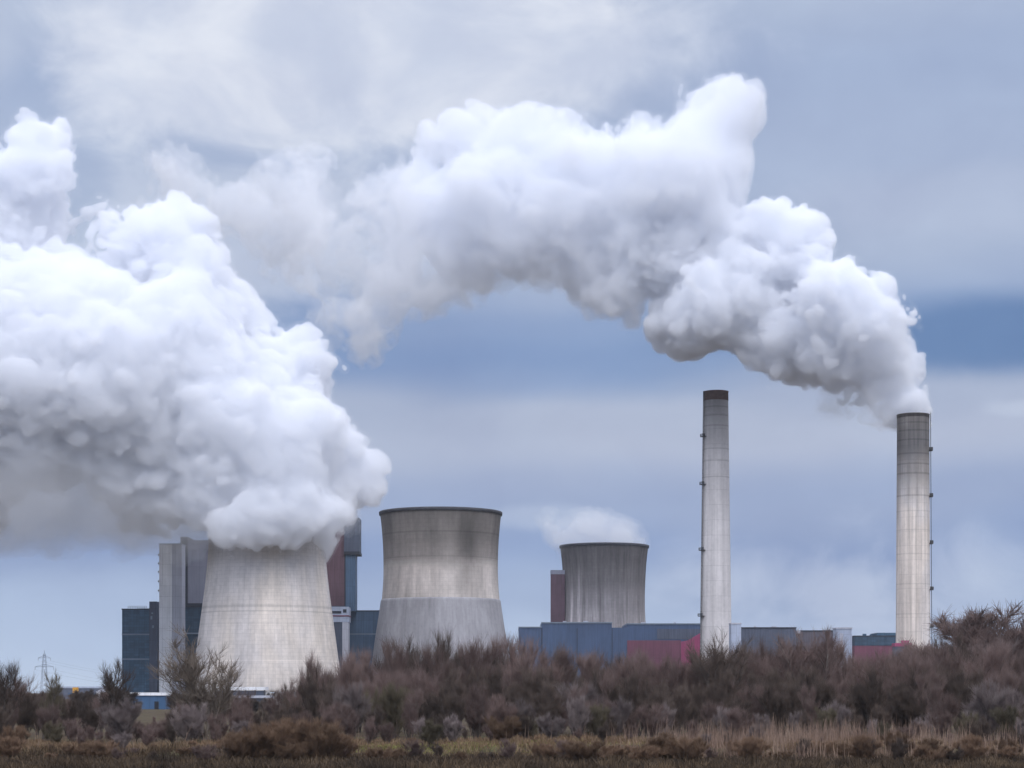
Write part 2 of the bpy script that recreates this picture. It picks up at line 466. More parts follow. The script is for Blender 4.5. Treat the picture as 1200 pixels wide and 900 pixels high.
# ------------------------------------------------------------------ chimneys
def chimney(px, Y, top, w_top, w_bot, bot_row, label, mat, ladder_side, plats, cap_rows, above=0, capmat=None):
    s = F / Y
    zt_ = Z(top, Y); zb_ = Z(bot_row, Y)
    rt, rb = w_top / 2 / s, w_bot / 2 / s
    rad = lambda z: rt + (rb - rt) * (zt_ - z) / (zt_ - zb_)
    root = empty('chimney', (X(px, Y), Y, 0), label, 'chimney', 'tall chimneys')
    zc = Z(cap_rows, Y)
    b = MB(); pr = [(rad(z), z) for z in np.linspace(0, zc, 30)]
    b.lathe(pr, 64); b.build('shaft', mat, root)
    b = MB(); b.lathe([(rad(zc) - 0.4, zc), (rad(zc) + 0.12, zc), (rad(zt_) + 0.12, zt_ - .4), (rad(zt_) + .3, zt_ - .4), (rad(zt_) + .3, zt_), (rad(zt_) - 0.8, zt_), (rad(zt_) - 0.8, zt_ - 10)], 64)
    b.build('cap', capmat, root)
    b = MB(); b.lathe([(0.1, zt_ - 6), (rad(zt_) - 0.8, zt_ - 6)], 48); b.build('flue', M_dark, root)
    # ladder in its cage up one side, facing the camera's side a little
    ang = R(200) if ladder_side < 0 else R(-12)
    ca, sa = math.cos(ang), math.sin(ang)
    b = MB()
    ztl = zt_ + above
    for off in (-0.7, 0.7):
        pts = [((rad(z) + 0.75) * ca - off * sa, (rad(z) + 0.75) * sa + off * ca, z) for z in np.linspace(8, ztl, 14)]
        for p, q in zip(pts, pts[1:]): b.bar(p, q, 0.22, n=4)
    for z in np.arange(9, ztl, 2.4):
        r = rad(z) + 0.75
        b.bar((r*ca + .7*sa, r*sa - .7*ca, z), (r*ca - .7*sa, r*sa + .7*ca, z), 0.14, n=4)
    b.build('ladder', M_steel, root)
    for py in plats:
        z = Z(py, Y); r = rad(z)
        b = MB()
        a0, a1 = ang - 0.30, ang + 0.30
        n = 6
        for k in range(n):
            u0, u1 = a0 + (a1 - a0) * k / n, a0 + (a1 - a0) * (k + 1) / n
            i0, o0 = r - .1, r + 1.9
            P = [(q*math.cos(u), q*math.sin(u), zz) for zz in (z - .35, z) for q, u in ((i0, u0), (o0, u0), (o0, u1), (i0, u1))]
            i = len(b.v); b.v += P
            for f in ((0,3,2,1),(4,5,6,7),(0,1,5,4),(1,2,6,5),(2,3,7,6),(3,0,4,7)): b.f.append(tuple(i+g for g in f)); b.sm.append(False)
            for zz in (z + .7, z + 1.4): b.bar((o0*math.cos(u0), o0*math.sin(u0), zz), (o0*math.cos(u1), o0*math.sin(u1), zz), 0.16, n=4)
            b.bar((o0*math.cos(u0), o0*math.sin(u0), z), (o0*math.cos(u0), o0*math.sin(u0), z + 1.4), 0.14, n=4)
        um = ang
        b.box(*(sorted(((r+.5)*math.cos(um) + d for d in (-.7, .7)))), *(sorted((r+.5)*math.sin(um) + d for d in (-.7, .7))), z + .02, z + 1.7)
        b.build('platform', M_steel, root)
    return root
M_soot = plain('sooty chimney top', (0.125, 0.07, 0.058), 0.9, 0.35, 0.5)
YK, YR = 1200.0, 1100.0
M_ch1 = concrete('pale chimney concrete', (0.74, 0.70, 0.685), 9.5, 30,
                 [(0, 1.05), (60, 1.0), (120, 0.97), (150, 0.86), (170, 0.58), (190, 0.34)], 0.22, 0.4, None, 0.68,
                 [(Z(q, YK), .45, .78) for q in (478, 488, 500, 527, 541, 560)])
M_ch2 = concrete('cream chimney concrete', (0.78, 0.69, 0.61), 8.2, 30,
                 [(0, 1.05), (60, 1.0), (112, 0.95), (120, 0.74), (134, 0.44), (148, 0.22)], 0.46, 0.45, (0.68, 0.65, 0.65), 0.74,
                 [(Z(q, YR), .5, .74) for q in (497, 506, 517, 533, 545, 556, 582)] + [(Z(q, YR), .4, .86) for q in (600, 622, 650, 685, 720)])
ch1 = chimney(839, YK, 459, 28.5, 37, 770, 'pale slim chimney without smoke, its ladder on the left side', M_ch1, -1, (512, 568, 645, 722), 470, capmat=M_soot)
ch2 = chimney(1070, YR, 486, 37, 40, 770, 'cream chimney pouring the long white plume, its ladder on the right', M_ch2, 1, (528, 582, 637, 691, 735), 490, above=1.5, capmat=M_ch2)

# ------------------------------------------------------------------ buildings
def bx(b, px0, px1, py0, py1, Y, depth, dy=0.0):
    """a block whose front face fills those pixels at distance Y (py1 None = down to the ground); coordinates are absolute"""
    b.box(X(px0, Y), X(px1, Y), Y + dy, Y + depth, 0.0 if py1 is None else Z(py1, Y), Z(py0, Y))

class Bld:
    def __init__(s, name, px, Y, label, cat, group=None):
        s.Y = Y; s.o = Vector((X(px, Y), Y, 0))
        s.root = empty(name, s.o, label, cat, group)
    def part(s, name, mat, *blocks, parent=None):
        """blocks: (px0, px1, py0, py1, depth, proud): front set forward by proud metres"""
        if len(blocks) > 1:                      # each piece a part of its own
            return [s.part(name, mat, q, parent=parent) for q in blocks]
        b = MB()
        for (a, c, d, e, depth, proud) in blocks:
            Y = s.Y
            b.box(X(a, Y) - s.o.x, X(c, Y) - s.o.x, -proud, depth, 0.0 if e is None else Z(e, Y), Z(d, Y))
        return b.build(name, mat, parent or s.root)
    def poly(s, name, mat, pts, y0, y1):
        b = MB(); b.prism([(X(a, s.Y) - s.o.x, Z(d, s.Y)) for a, d in pts], y0, y1)
        return b.build(name, mat, s.root)
    def rails(s, name, mat, px0, px1, py, h, dep, parent=None, n=8):
        b = MB(); Y = s.Y; z = Z(py, Y)
        x0, x1 = X(px0, Y) - s.o.x, X(px1, Y) - s.o.x
        for zz in (h * .5, h): b.bar((x0, 0.2, z + zz), (x1, 0.2, z + zz), .1, n=4); b.bar((x0, dep, z + zz), (x1, dep, z + zz), .1, n=4)
        for k in range(n + 1):
            x = x0 + (x1 - x0) * k / n
            b.bar((x, 0.2, z), (x, 0.2, z + h), .1, n=4)
        return b.build(name, mat, parent or s.root)

# left block
A = Bld('boiler_annex', 163, 1090, 'dark teal block with pale horizontal bands at far left', 'building')
A.part('wall', M_teal, (143, 176, 714.5, None, 30, 0))
A.part('band', M_strip, (142.6, 176, 742.6, 744.2, 2, 0.15)); A.part('band', M_strip, (142.6, 176, 771.6, 773.2, 2, 0.15))
A.part('parapet', M_darkstrip, (142.5, 176, 713.2, 714.5, 30.2, 0.3))
A.part('stair_tower', M_charcoal, (175.5, 184.5, 705, None, 16, 1.5))
for q in ((177, 179, 722, 726), (179, 181, 733, 736), (178, 180, 718, 719.5)): A.part('vent', M_strip, (*q, 1, 1.8))
A.rails('railing', M_steel, 150, 172, 713.2, 1.4, 26)

B = Bld('lift_tower', 199, 1070, 'tall off-white lift tower left of the steaming cooling tower', 'tower')
B.part('wall', M_white, (186.5, 201, 638, None, 14, 0))
B.part('side_wall', M_grey, (201, 212.5, 638, None, 13, -1.2))
B.part('cap', M_strip, (186.2, 212.8, 636.8, 638, 14.3, 0.3))
for py in (650, 660, 670, 681, 692): B.part('side_vent', M_steel, (184.6, 186.5, py - .9, py + .9, 3, -1.0))

D = Bld('boiler_house', 226, 1120, 'grey violet boiler house between off-white tower and cooling tower', 'building')
D.part('wall', M_greyblue, (219.5, 262, 633, 709, 60, 0))
D.part('corner_strip', M_darkstrip, (211.5, 220, 629, 709, 50, 0.5))
D.part('ledge', M_darkstrip, (211, 262, 707, 711.5, 62, 1.0))
D.part('base_wall', M_teal2, (203, 262, 711.5, None, 64, 0.4))
D.part('band', M_strip, (203, 262, 741.5, 743.2, 2, 0.9))
D.part('lower_wall', M_charcoal, (203, 222, 760, None, 3, 1.2), (230, 262, 760, None, 3, 1.2))
D.part('door_panel', M_navy2, (222, 230, 760, None, 3, 1.0))

E = Bld('boiler_tower', 400, 1150, 'maroon boiler tower with charcoal stair shaft right of the steaming tower', 'tower')
E.part('wall', M_maroon, (374, 404, 617, 710, 40, 0))
E.part('seam', M_darkstrip, (403.8, 405.2, 616, 710, 30, 0.3))
E.part('stair_head', M_charcoal, (403.5, 421, 607, 648, 16, 1.5))
E.part('stair_shaft', M_navy2, (405.2, 416.5, 648, 716, 14, 0.8))
E.part('landing', M_darkstrip, (403.5, 421.5, 646.5, 650, 17, 2.2))
E.part('roof_vent', M_pink2, (384.5, 388.5, 615, 617, 6, 0), (390, 392, 616, 617, 4, 0), (396.5, 398, 613, 617, 4, 0))
E.part('roof_box', M_greyblue, (406, 412, 605.2, 607, 6, 0))
E.part('lower_wall', M_charcoal, (376, 404, 710, None, 40, 0.4))

G = Bld('conveyor_house', 398, 1080, 'small white-topped conveyor house wedged between cooling tower and teal block', 'building')
G.part('head', M_pale, (386, 408.5, 711, 729, 14, 0))
G.part('opening', M_darkstrip, (389, 400, 716, 719, .6, 0.12), (402, 406, 714, 718, .6, .12))
G.part('head_ledge', M_pink2, (386, 408.8, 721, 722.4, 14, 0.3))
G.part('wall', M_charcoal, (389, 401, 729, None, 12, -0.5))
G.part('pillar', M_grey, (401, 408, 729, None, 10, -0.2))

Hh = Bld('turbine_block', 426, 1160, 'teal blue block just left of the stained cooling tower', 'building')
Hh.part('wall', M_navy2, (408, 446, 716.5, None, 40, 0))
Hh.part('parapet', M_darkstrip, (408, 446.2, 715.2, 716.5, 40, .3))
Hh.part('band', M_strip, (408, 446, 742.4, 743.6, 1, .2))

I = Bld('turbine_hall', 715, 1330, 'long slate blue hall with magenta corner panel before the dark cooling tower', 'building')
I.part('wall', M_navy, (608, 822, 735.5, None, 70, 0))
I.part('raised_roof', M_navy, (635, 717, 730.5, 735.5, 60, 0.0), (735, 822, 731.8, 735.5, 60, 0.0))
I.part('parapet', M_strip, (634.4, 717.6, 729, 730.5, 61, .6), (734.6, 822, 730.4, 731.8, 61, .6), (607.6, 634.4, 734.4, 735.5, 70, .6))
I.part('upper_cladding', M_slate, (770, 822, 737, 749, 1, .3))
I.part('magenta_panel', M_pink2, (735, 798, 750.5, None, 1, .4))
I.poly('magenta_corner', M_pink, [(798, 812), (798, 752), (806, 750.5), (822, 741), (822, 812)], -0.9, 1)
I.part('roof_vent', M_grey, (660, 664, 727.6, 729, 5, -8), (684, 690, 727.2, 729, 8, -6), (752, 757, 729, 730.4, 6, -5), (790, 793, 728.7, 730.4, 6, -5))
I.part('downpipe', M_darkstrip, (634.6, 635.4, 736, None, 1, .25), (676, 676.6, 736, None, 1, .25), (717, 717.6, 736, None, 1, .25))

J = Bld('stair_tower', 652, 1440, 'narrow maroon stair tower beside the dark cooling tower', 'tower')
J.part('wall', M_maroon, (645.5, 662, 673, None, 12, 0))
J.part('cap', M_greyblue, (645.3, 662, 668, 673, 12.3, .25))

L1 = Bld('silo_block', 863, 1150, 'pale block touching the slim chimney on its right', 'building')
L1.part('wall', M_pale, (857, 868.5, 731.5, None, 12, 0)); L1.part('cap', M_grey, (856.7, 868.8, 729.8, 731.5, 12.3, .3))
Mh = Bld('workshop_hall', 900, 1260, 'wide slate grey hall between the two chimneys', 'building')
Mh.part('wall', M_slate, (868, 933, 736.5, None, 40, 0)); Mh.part('parapet', M_darkstrip, (867.7, 933.3, 735, 736.5, 40.3, .4))
Mh.part('roof_vent', M_grey, (934.5, 938, 738.5, 742, 4, 0), (884, 887, 733.6, 735, 4, -3), (905, 911, 733.8, 735, 5, -3))
Mh.part('rose_panel', M_pink2, (874, 931, 770, None, 1, .3))
Nh = Bld('workshop_annex', 960, 1300, 'lower brownish grey hall beside the wide slate hall', 'building')
Nh.part('wall', cladding('brown grey cladding', (0.125, 0.11, 0.13), (5, 20), .08), (936, 984, 740, None, 40, 0)); Nh.part('parapet', M_darkstrip, (936, 984, 738.6, 740, 40.3, .4))
Nh.part('rose_panel', M_pink2, (938, 981, 764, None, 1, .3))
Oh = Bld('transfer_tower', 989, 1180, 'pale blue transfer block between brownish hall and teal-and-pink hall', 'tower')
Oh.part('wall', M_pale, (980.5, 998.5, 737, None, 14, 0)); Oh.part('cap', M_grey, (980, 999, 735.2, 737, 14.4, .35)); Oh.part('shaft', M_grey, (984, 988, 742, None, 1, .4))
Ph = Bld('filter_hall', 1026, 1240, 'teal and pink hall at the foot of the smoking chimney', 'building')
Ph.part('wall', M_pink2, (1001.5, 1056, 756.5, None, 30, 0)); Ph.part('upper_wall', M_teal2, (1001.5, 1056, 746, 756.5, 30, .3))
Ph.part('roof_box', M_teal, (1028, 1056, 741.5, 746, 24, 0)); Ph.part('parapet', M_darkstrip, (1001, 1056.4, 744.8, 746, 30, .5)); Ph.part('roof_vent', M_teal, (1012, 1016, 742.6, 744.8, 4, -2), (1020, 1022, 743.6, 744.8, 3, -2))
Qh = Bld('pump_house', 1060, 1060, 'small magenta-roofed pump house before the smoking chimney', 'building')
Qh.part('wall', M_slate, (1049, 1068, 757.5, None, 8, 0)); Qh.part('roof', M_pink, (1048.5, 1068.5, 753.6, 757.5, 8.4, .4)); Qh.part('roof_vent', M_pink, (1058, 1066, 750.4, 753.6, 5, -1))
Sh = Bld('storage_shed', 175, 700, 'bright blue shed with white roof below the off-white lift tower', 'shed')
Sh.part('wall', M_blue, (153, 194, 815, None, 12, 0)); Sh.part('roof', M_white, (151.5, 195.5, 811.5, 815, 13, .6)); Sh.part('gate', M_dark, (160, 166, 822, None, .5, .15), (181, 186, 822, None, .5, .15)); Sh.part('lower_wall', M_white, (162, 186, 835, 846, 1, .35))
Th = Bld('canopy', 288, 760, 'long low white canopy at the foot of the steaming tower', 'canopy')
Th.part('roof', M_white, (252, 311, 805, 808.8, 10, 0)); Th.part('side_roof', M_grey, (226, 318, 815, 818, 8, .5))
for px in (255, 263, 271, 279, 287, 298, 309): Th.part('post', M_steel, (px, px + 1.6, 808.8, None, .7, -0.3))
Th.part('back_wall', M_charcoal, (254, 309, 809.5, None, .5, -6))
Vh = Bld('container', 88, 760, 'small blue container with amber lamp box in the scrub', 'container')
Vh.part('body', M_blue, (80, 108, 812, None, 6, 0)); Vh.part('lamp_box', M_yellow, (85, 91, 805.5, 812, 1.6, 0))
Uh = Bld('white_shed', 122, 900, 'small white shed at the edge of the scrub', 'shed')
Uh.part('wall', M_white, (113, 131, 811, None, 9, 0)); Uh.poly('roof', M_grey, [(112, 811), (122, 805.5), (132, 811)], -.4, 9.4)
# fuel store far behind, low roofs along the left horizon
Wh = Bld('far_depot', 100, 1900, 'long low pale depot roof on the far left horizon', 'building')
Wh.part('wall', M_slate, (60, 150, 806.5, None, 40, 0)); Wh.part('roof', M_pale, (59, 151, 804.5, 806.5, 41, .8))

# pylon
def pylon(px, Y, top, label):
    root = empty('pylon', (X(px, Y), Y, 0), label, 'pylon')
    H = Z(top, Y); b = MB()
    wd = lambda z: 2.0 * (1 - z / H) ** 0.8 + 0.5
    lv = list(np.linspace(0, H * .98, 11))
    for z0, z1 in zip(lv, lv[1:]):
        a, c = wd(z0), wd(z1)
        k0 = [(-a, -a), (a, -a), (a, a), (-a, a)]; k1 = [(-c, -c), (c, -c), (c, c), (-c, c)]
        for i in range(4):
            j = (i + 1) % 4
            b.bar((*k0[i], z0), (*k1[i], z1), .10, n=4)
            b.bar((*k0[i], z0), (*k1[j], z1), .06, n=4); b.bar((*k0[j], z0), (*k1[i], z1), .06, n=4)
    b.bar((0, 0, H * .97), (0, 0, H + 1.5), .2, n=4)
    b.build('lattice_mast', M_pylon, root)
    for zf, L in ((.90, 4.0), (.72, 6.0)):
        b = MB(); z = H * zf
        for s in (-1, 1):
            b.bar((0, -.6, z), (s * L, 0, z - .2), .16, n=4); b.bar((0, .6, z), (s * L, 0, z - .2), .16, n=4); b.bar((0, 0, z + 1.6), (s * L, 0, z - .1), .13, n=4)
            b.bar((s * L, 0, z - .2), (s * L, 0, z - 2.0), .14, n=4)
        b.build('cross_arm', M_pylon, root)
    for zf, L in ((.90, 4.0), (.72, 6.0)):
        for s in (-1, 1):
            b = MB(); z = H * zf - 2.0
            prev = None
            for k in range(21):
                u = k / 20; q = (s * L + 170 * u, -90 * u, z - 14 * u - 22 * u * (1 - u))
                if prev: b.bar(prev, q, .05, n=4)
                prev = q
            b.build('cable', M_pylon, root)
pylon(52, 1250, 765, 'grey lattice pylon on the far left horizon')

# ------------------------------------------------------------------ steam
def bspline_rows(n, cell, off):
    """interpolation matrix (n samples, m lattice points) of a cubic B-spline with the given cell size in samples"""
    p = np.arange(n) / cell + off; i = np.floor(p).astype(int); f = p - i
    m = i.max() + 4
    A = np.zeros((n, m))
    w4 = [(1-f)**3/6, (3*f**3-6*f**2+4)/6, (-3*f**3+3*f**2+3*f+1)/6, f**3/6]
    for k in range(4): A[np.arange(n), i + k] += w4[k]
    return A.astype(np.float32)

def noise3(shape, cell, rs):
    As = [bspline_rows(n, cell, rs.random()) for n in shape]
    g = rs.standard_normal([a.shape[1] for a in As]).astype(np.float32)
    g = np.tensordot(As[0], g, (1, 0))
    g = np.tensordot(As[1], g, (1, 1)).transpose(1, 0, 2)
    g = np.tensordot(g, As[2], (2, 1))
    return g * 2.2

def surface_nets(Fd, org, h):
    """isosurface at 0 of a field on a grid: (verts, quads), outward normals from Fd > 0"""
    S = Fd > 0
    nx, ny, nz = Fd.shape
    c = [S[i:nx-1+i, j:ny-1+j, k:nz-1+k] for i in (0, 1) for j in (0, 1) for k in (0, 1)]
    cnt = sum(a.astype(np.int8) for a in c)
    act = (cnt > 0) & (cnt < 8)
    idx = np.full(act.shape, -1, np.int64)
    I = np.argwhere(act); idx[act] = np.arange(len(I))
    acc = np.zeros((len(I), 3)); num = np.zeros(len(I))
    cor = [(i, j, k) for i in (0, 1) for j in (0, 1) for k in (0, 1)]
    val = [Fd[I[:, 0]+i, I[:, 1]+j, I[:, 2]+k] for i, j, k in cor]
    for a in range(8):
        for b_ in range(a + 1, 8):
            if sum(abs(cor[a][q] - cor[b_][q]) for q in range(3)) != 1: continue
            va, vb = val[a], val[b_]; cr = (va > 0) != (vb > 0)
            t = np.where(cr, va / np.where(cr, va - vb, 1), 0)
            pt = np.array(cor[a]) + t[:, None] * (np.array(cor[b_]) - np.array(cor[a]))
            acc += np.where(cr[:, None], pt, 0); num += cr
    V = (I + acc / num[:, None]) * h + org
    Qs = []
    for ax in range(3):
        u, v = (ax + 1) % 3, (ax + 2) % 3
        sl0 = [slice(1, -1)] * 3; sl1 = [slice(1, -1)] * 3
        sl0[ax] = slice(0, -1); sl1[ax] = slice(1, None)
        a, b_ = S[tuple(sl0)], S[tuple(sl1)]
        for inside, flip in ((a & ~b_, False), (~a & b_, True)):
            E = np.argwhere(inside)
            E[:, u] += 1; E[:, v] += 1
            du = np.zeros(3, int); du[u] = 1; dv = np.zeros(3, int); dv[v] = 1
            q = [idx[tuple((E - x).T)] for x in (du + dv, dv, du * 0, du)]
            q = np.stack(q, 1)
            Qs.append(q[:, ::-1] if flip else q)
    Q = np.concatenate(Qs)
    Q = Q[(Q >= 0).all(1)]
    return V, Q

def stamp(sh, org, h, balls, k=3.2):
    """smooth union of balls: signed depth inside, in metres"""
    acc = np.full(sh, np.exp(-16.0 / k), np.float32)
    for x, y, z, r in balls:
        c = (np.array((x, y, z)) - org) / h; pad = (r + 14) / h
        lo = np.maximum(0, np.floor(c - pad).astype(int)); hi = np.minimum(sh, np.ceil(c + pad).astype(int) + 1)
        if (hi <= lo).any(): continue
        ax = [((np.arange(lo[q], hi[q]) - c[q]) * h) ** 2 for q in range(3)]
        d = np.sqrt(ax[0][:, None, None] + ax[1][None, :, None] + ax[2][None, None, :])
        acc[lo[0]:hi[0], lo[1]:hi[1], lo[2]:hi[2]] += np.exp(np.minimum((r - d) / k, 14)).astype(np.float32)
    return (k * np.log(acc)).astype(np.float32)

def blur(A):
    for ax in range(3):
        B_ = A.copy()
        s0 = [slice(None)] * 3; s1 = [slice(None)] * 3; sm = [slice(None)] * 3
        sm[ax] = slice(1, -1); s0[ax] = slice(0, -2); s1[ax] = slice(2, None)
        B_[tuple(sm)] = .5 * A[tuple(sm)] + .25 * (A[tuple(s0)] + A[tuple(s1)])
        A = B_
    return A

def billows(base, rs, levels, zbias=0.0, rmax=99):
    """grow smaller balls on the surface of bigger ones, level after level"""
    allb = list(base); cur = list(base)
    for cnt, fr, out in levels:
        nxt = []
        for x, y, z, r in cur:
            for _ in range(cnt):
                d = rs.standard_normal(3); d /= np.linalg.norm(d); d[2] += zbias; d /= np.linalg.norm(d)
                rr = min(rmax, r * fr) * (.45 + .85 * rs.random() ** 1.4)
                q = r - rr * (1 - out) * 2.2 if fr * r > rmax else r * out
                nxt.append((x + d[0]*q, y + d[1]*q, z + d[2]*q, rr))
        allb += nxt; cur = nxt
    return allb

def steam_mat(name, density, g=0.0, colour=(0.978, 0.985, 1.0)):
    m, t = new_mat(name)
    v = t.n('ShaderNodeVolumePrincipled')
    v.inputs['Color'].default_value = (*colour, 1)
    v.inputs['Density'].default_value = density
    v.inputs['Anisotropy'].default_value = g
    # a surface of next to nothing: added to give the volume a surface
    a = t.n('ShaderNodeBsdfTransparent'); b = t.n('ShaderNodeBsdfDiffuse'); b.inputs[0].default_value = (.9, .9, .9, 1)
    mx = t.n('ShaderNodeMixShader'); mx.inputs[0].default_value = 0.004
    t.put(mx.inputs[1], a.outputs[0]); t.put(mx.inputs[2], b.outputs[0])
    o = t.n('ShaderNodeOutputMaterial'); t.put(o.inputs['Surface'], mx.outputs[0]); t.put(o.inputs['Volume'], v.outputs[0])
    m.cycles.homogeneous_volume = True
    return m

def to_world(px, py, r, Y):
    s = F / Y
    return (X(px, Y), Y, Z(py, Y), r / s)

def plume_field(balls, h, seed, lv, puff=1.0, erode=0.0, zb=0.0, nsmooth=1, rmax=99, ragged=1.0):
    """distance field of a plume: stamped balls, puffed out by ridged noise at many scales (round lobes, sharp creases), torn by erode"""
    rs = np.random.RandomState(seed)
    B_ = billows(balls, rs, lv, zb, rmax)
    arr = np.array(B_)
    lo = (arr[:, :3] - arr[:, 3:]).min(0) - 4 * h - 14; hi = (arr[:, :3] + arr[:, 3:]).max(0) + 4 * h + 14
    sh = tuple(np.ceil((hi - lo) / h).astype(int))
    Fd = stamp(sh, lo, h, B_) - 2.2
    for _ in range(nsmooth): Fd = blur(Fd)
    near = np.clip((Fd + 10.0) / 6.0, 0, 1)
    if puff:
        add = np.full(sh, -4.6 * puff, np.float32)
        for c, a in ((38, 4.4), (19, 3.8)): add += noise3(sh, c / h, rs) * (a * .62 * puff * ragged) + a * .35 * puff
        for c, a in ((11, 4.6), (6, 3.3), (3.3, 2.1)):
            if c > 2.4 * h: add += (np.sqrt(noise3(sh, c / h, rs) ** 2 + .006) - .3) * (a * puff)
        Fd += near * add
    if erode:
        n = noise3(sh, 34 / h, rs) * .8 + noise3(sh, 15 / h, rs) * .5 + noise3(sh, 7 / h, rs) * .32 + noise3(sh, 3.6 / h, rs) * .18
        Fd = Fd - np.abs(n) * erode + erode * .25
    Fd[0], Fd[-1], Fd[:, 0], Fd[:, -1], Fd[:, :, 0], Fd[:, :, -1] = (-9,) * 6
    return Fd, lo

def shell_obj(name, Fd, lo, h, level, mat, parent, origin):
    V, Q = surface_nets(Fd - level, lo, h)
    me = fast_mesh(name, V - np.array(origin), Q, True)
    return link(name, me, mat, parent)

rs0 = np.random.RandomState(5)
# -- the great plume from the front cooling tower
left = [(275,612,44,0),(315,608,48,-20),(352,606,42,10),(330,585,58,-10),(385,572,46,0),(412,562,30,10),(425,556,20,0),(290,560,78,0),(372,530,44,0),
    (398,520,24,0),(340,485,58,10),(352,448,38,0),(312,440,36,-10),(250,500,88,0),(200,560,72,0),(140,585,58,20),(80,588,58,0),(20,580,64,0),(-50,570,80,0),
    (180,440,88,0),(232,390,58,-15),(224,330,46,0),(200,300,44,0),(150,300,42,10),(126,272,24,0),(182,282,24,0),(110,400,90,0),(42,352,68,-20),
    (25,270,60,0),(42,218,40,0),(45,185,31,0),(0,205,40,0),(-30,270,80,0),(-50,400,110,20),(40,480,100,0),(-70,490,100,0),(-130,380,120,0),(-110,250,70,0),
    (281,376,22,0),(262,345,24,0),(345,418,26,0),(372,432,22,0),(300,412,22,0),(60,165,20,0),(30,163,20,0),(215,262,26,0),(120,256,20,0),(255,430,40,0),(-150,540,70,0)]
core = [(150,455,110,-60),(262,520,98,-60),(60,425,126,-50),(-40,430,128,-40),(335,530,72,-40),(200,420,82,-50),(112,398,74,-30),(5,315,60,-20),(165,545,75,-40)]
lb, ls = [], []
for a, b_, r, d in left + core:
    Y = Y1 + 0.45 * d + rs0.uniform(-9, 9)
    soft = b_ > 570 and a < 240
    (ls if soft else lb).append(to_world(a, b_, r, Y))
for a, b_, r, d in [(60,560,85,-50),(150,590,58,-50),(-30,560,85,-40),(225,590,48,-70),
        (225,600,44,-60),(395,592,26,-60)]:
    ls.append(to_world(a, b_, r, Y1 + .45 * d))
for a, b_, r, d in [(252,600,30,-84),(280,606,30,-96),(308,602,30,-100),(336,606,28,-98),(362,598,28,-90),(384,594,24,-70),(268,618,15,-92),(296,622,14,-100),(330,620,16,-98),(350,616,13,-92),(374,612,12,-80)]:
    lb.append(to_world(a, b_, r, Y1 + .45 * d))
HL = 0.92
org = (X(313, Y1), Y1, Z(600, Y1))
pl = empty('steam_plume', org, 'huge white steam cloud billowing left from the front cooling tower', 'steam')
M_steam = steam_mat('dense steam', 0.19)
M_veil = steam_mat('thin steam veil', 0.010)
Fd, lo = plume_field(lb, HL, 11, ((10, .40, .78),), .9, zb=0.10, rmax=13)
shell_obj('billow', Fd, lo, HL, 1.5, M_steam, pl, org)
shell_obj('veil', Fd, lo, HL, -1.0, M_veil, pl, org)
Fd, lo = plume_field(ls, 1.3, 12, ((6, .40, .8),), 1.0, erode=2.0, nsmooth=2, rmax=14)
shell_obj('soft_underside', Fd, lo, 1.3, 1.5, steam_mat('soft steam', 0.016), pl, org)
shell_obj('soft_veil', Fd, lo, 1.3, -3.5, steam_mat('soft steam veil', 0.012), pl, org)
del Fd

# -- the long plume from the right chimney
right_dense = [(1067,481,12),(1064,476,17),(1050,472,14),(1036,464,18),(1018,456,24),(1060,458,23),(1050,430,30),(1034,402,38),(1015,440,32),(1010,375,42),(972,350,48),(965,408,46),(932,305,38),(945,275,24),
    (905,278,34),(920,395,48),(908,425,28),(880,352,56),(868,300,42),(832,355,50),(795,372,36),(800,305,54),(760,290,44)]
right_mid = [(850,128,34),(815,110,26),(868,112,19),(822,170,48),(785,200,56),(742,188,50),(700,180,46),(655,180,44),(722,250,56),(655,250,62),(602,172,40),
    (545,160,34),(515,170,27),(572,225,54),(525,240,44),(605,290,46),(550,292,40),(835,215,34),(790,265,50),(700,315,46),(742,335,36),(690,342,28),(762,240,58),(805,240,46),(760,300,52),(835,270,44)]
right_thin = [(1032,462,22),(1005,466,20),(1048,478,15),(985,455,22),(470,280,55),(440,320,50),(428,370,36),(405,375,32),(390,300,46),(335,255,52),(285,245,44),(225,215,36),(190,205,24),(500,320,44),(560,300,50),(640,300,46),(250,260,34),(350,220,40),(480,230,50)]
def yd(px): return YR + max(0.0, (1069 - px)) * 0.22
def conv(lst, dj):
    out = []
    for a, b_, r in lst:
        Y = yd(a) + rs0.uniform(-dj, dj); out.append(to_world(a, b_, r, Y))
        if r > 34: out.append(to_world(a + rs0.uniform(-10, 10), b_ + rs0.uniform(-4, 12), r * .78, Y + r * .35 * rs0.choice((-1, 1))))
    return out
org2 = (X(1070, YR), YR, Z(486, YR))
pr_ = empty('steam_plume', org2, 'long white plume drifting left from the cream chimney', 'steam')
HR = 0.85
Fd, lo = plume_field(conv(right_dense, 8), HR, 24, ((9, .42, .8),), .95, zb=0.1)
shell_obj('dense_billow', Fd, lo, HR, 0.6, steam_mat('chimney steam', 0.19), pr_, org2)
shell_obj('veil', Fd, lo, HR, -1.2, M_veil, pr_, org2)
HM = 1.1
Fd, lo = plume_field(conv(right_mid, 12), HM, 22, ((8, .42, .8),), 1.0, erode=4.0, zb=0.1, ragged=1.4)
shell_obj('spreading_billow', Fd, lo, HM, 1.0, steam_mat('spreading steam', 0.085), pr_, org2)
shell_obj('spreading_veil', Fd, lo, HM, -2.0, M_veil, pr_, org2)
Fd, lo = plume_field([(x, y, z, r * 1.12) for x, y, z, r in conv(right_thin, 14)], HM, 23, ((7, .45, .9),), .9, erode=26.0, ragged=2.4)
shell_obj('thin_drift', Fd, lo, HM, 2.0, steam_mat('drifting steam', 0.026), pr_, org2)
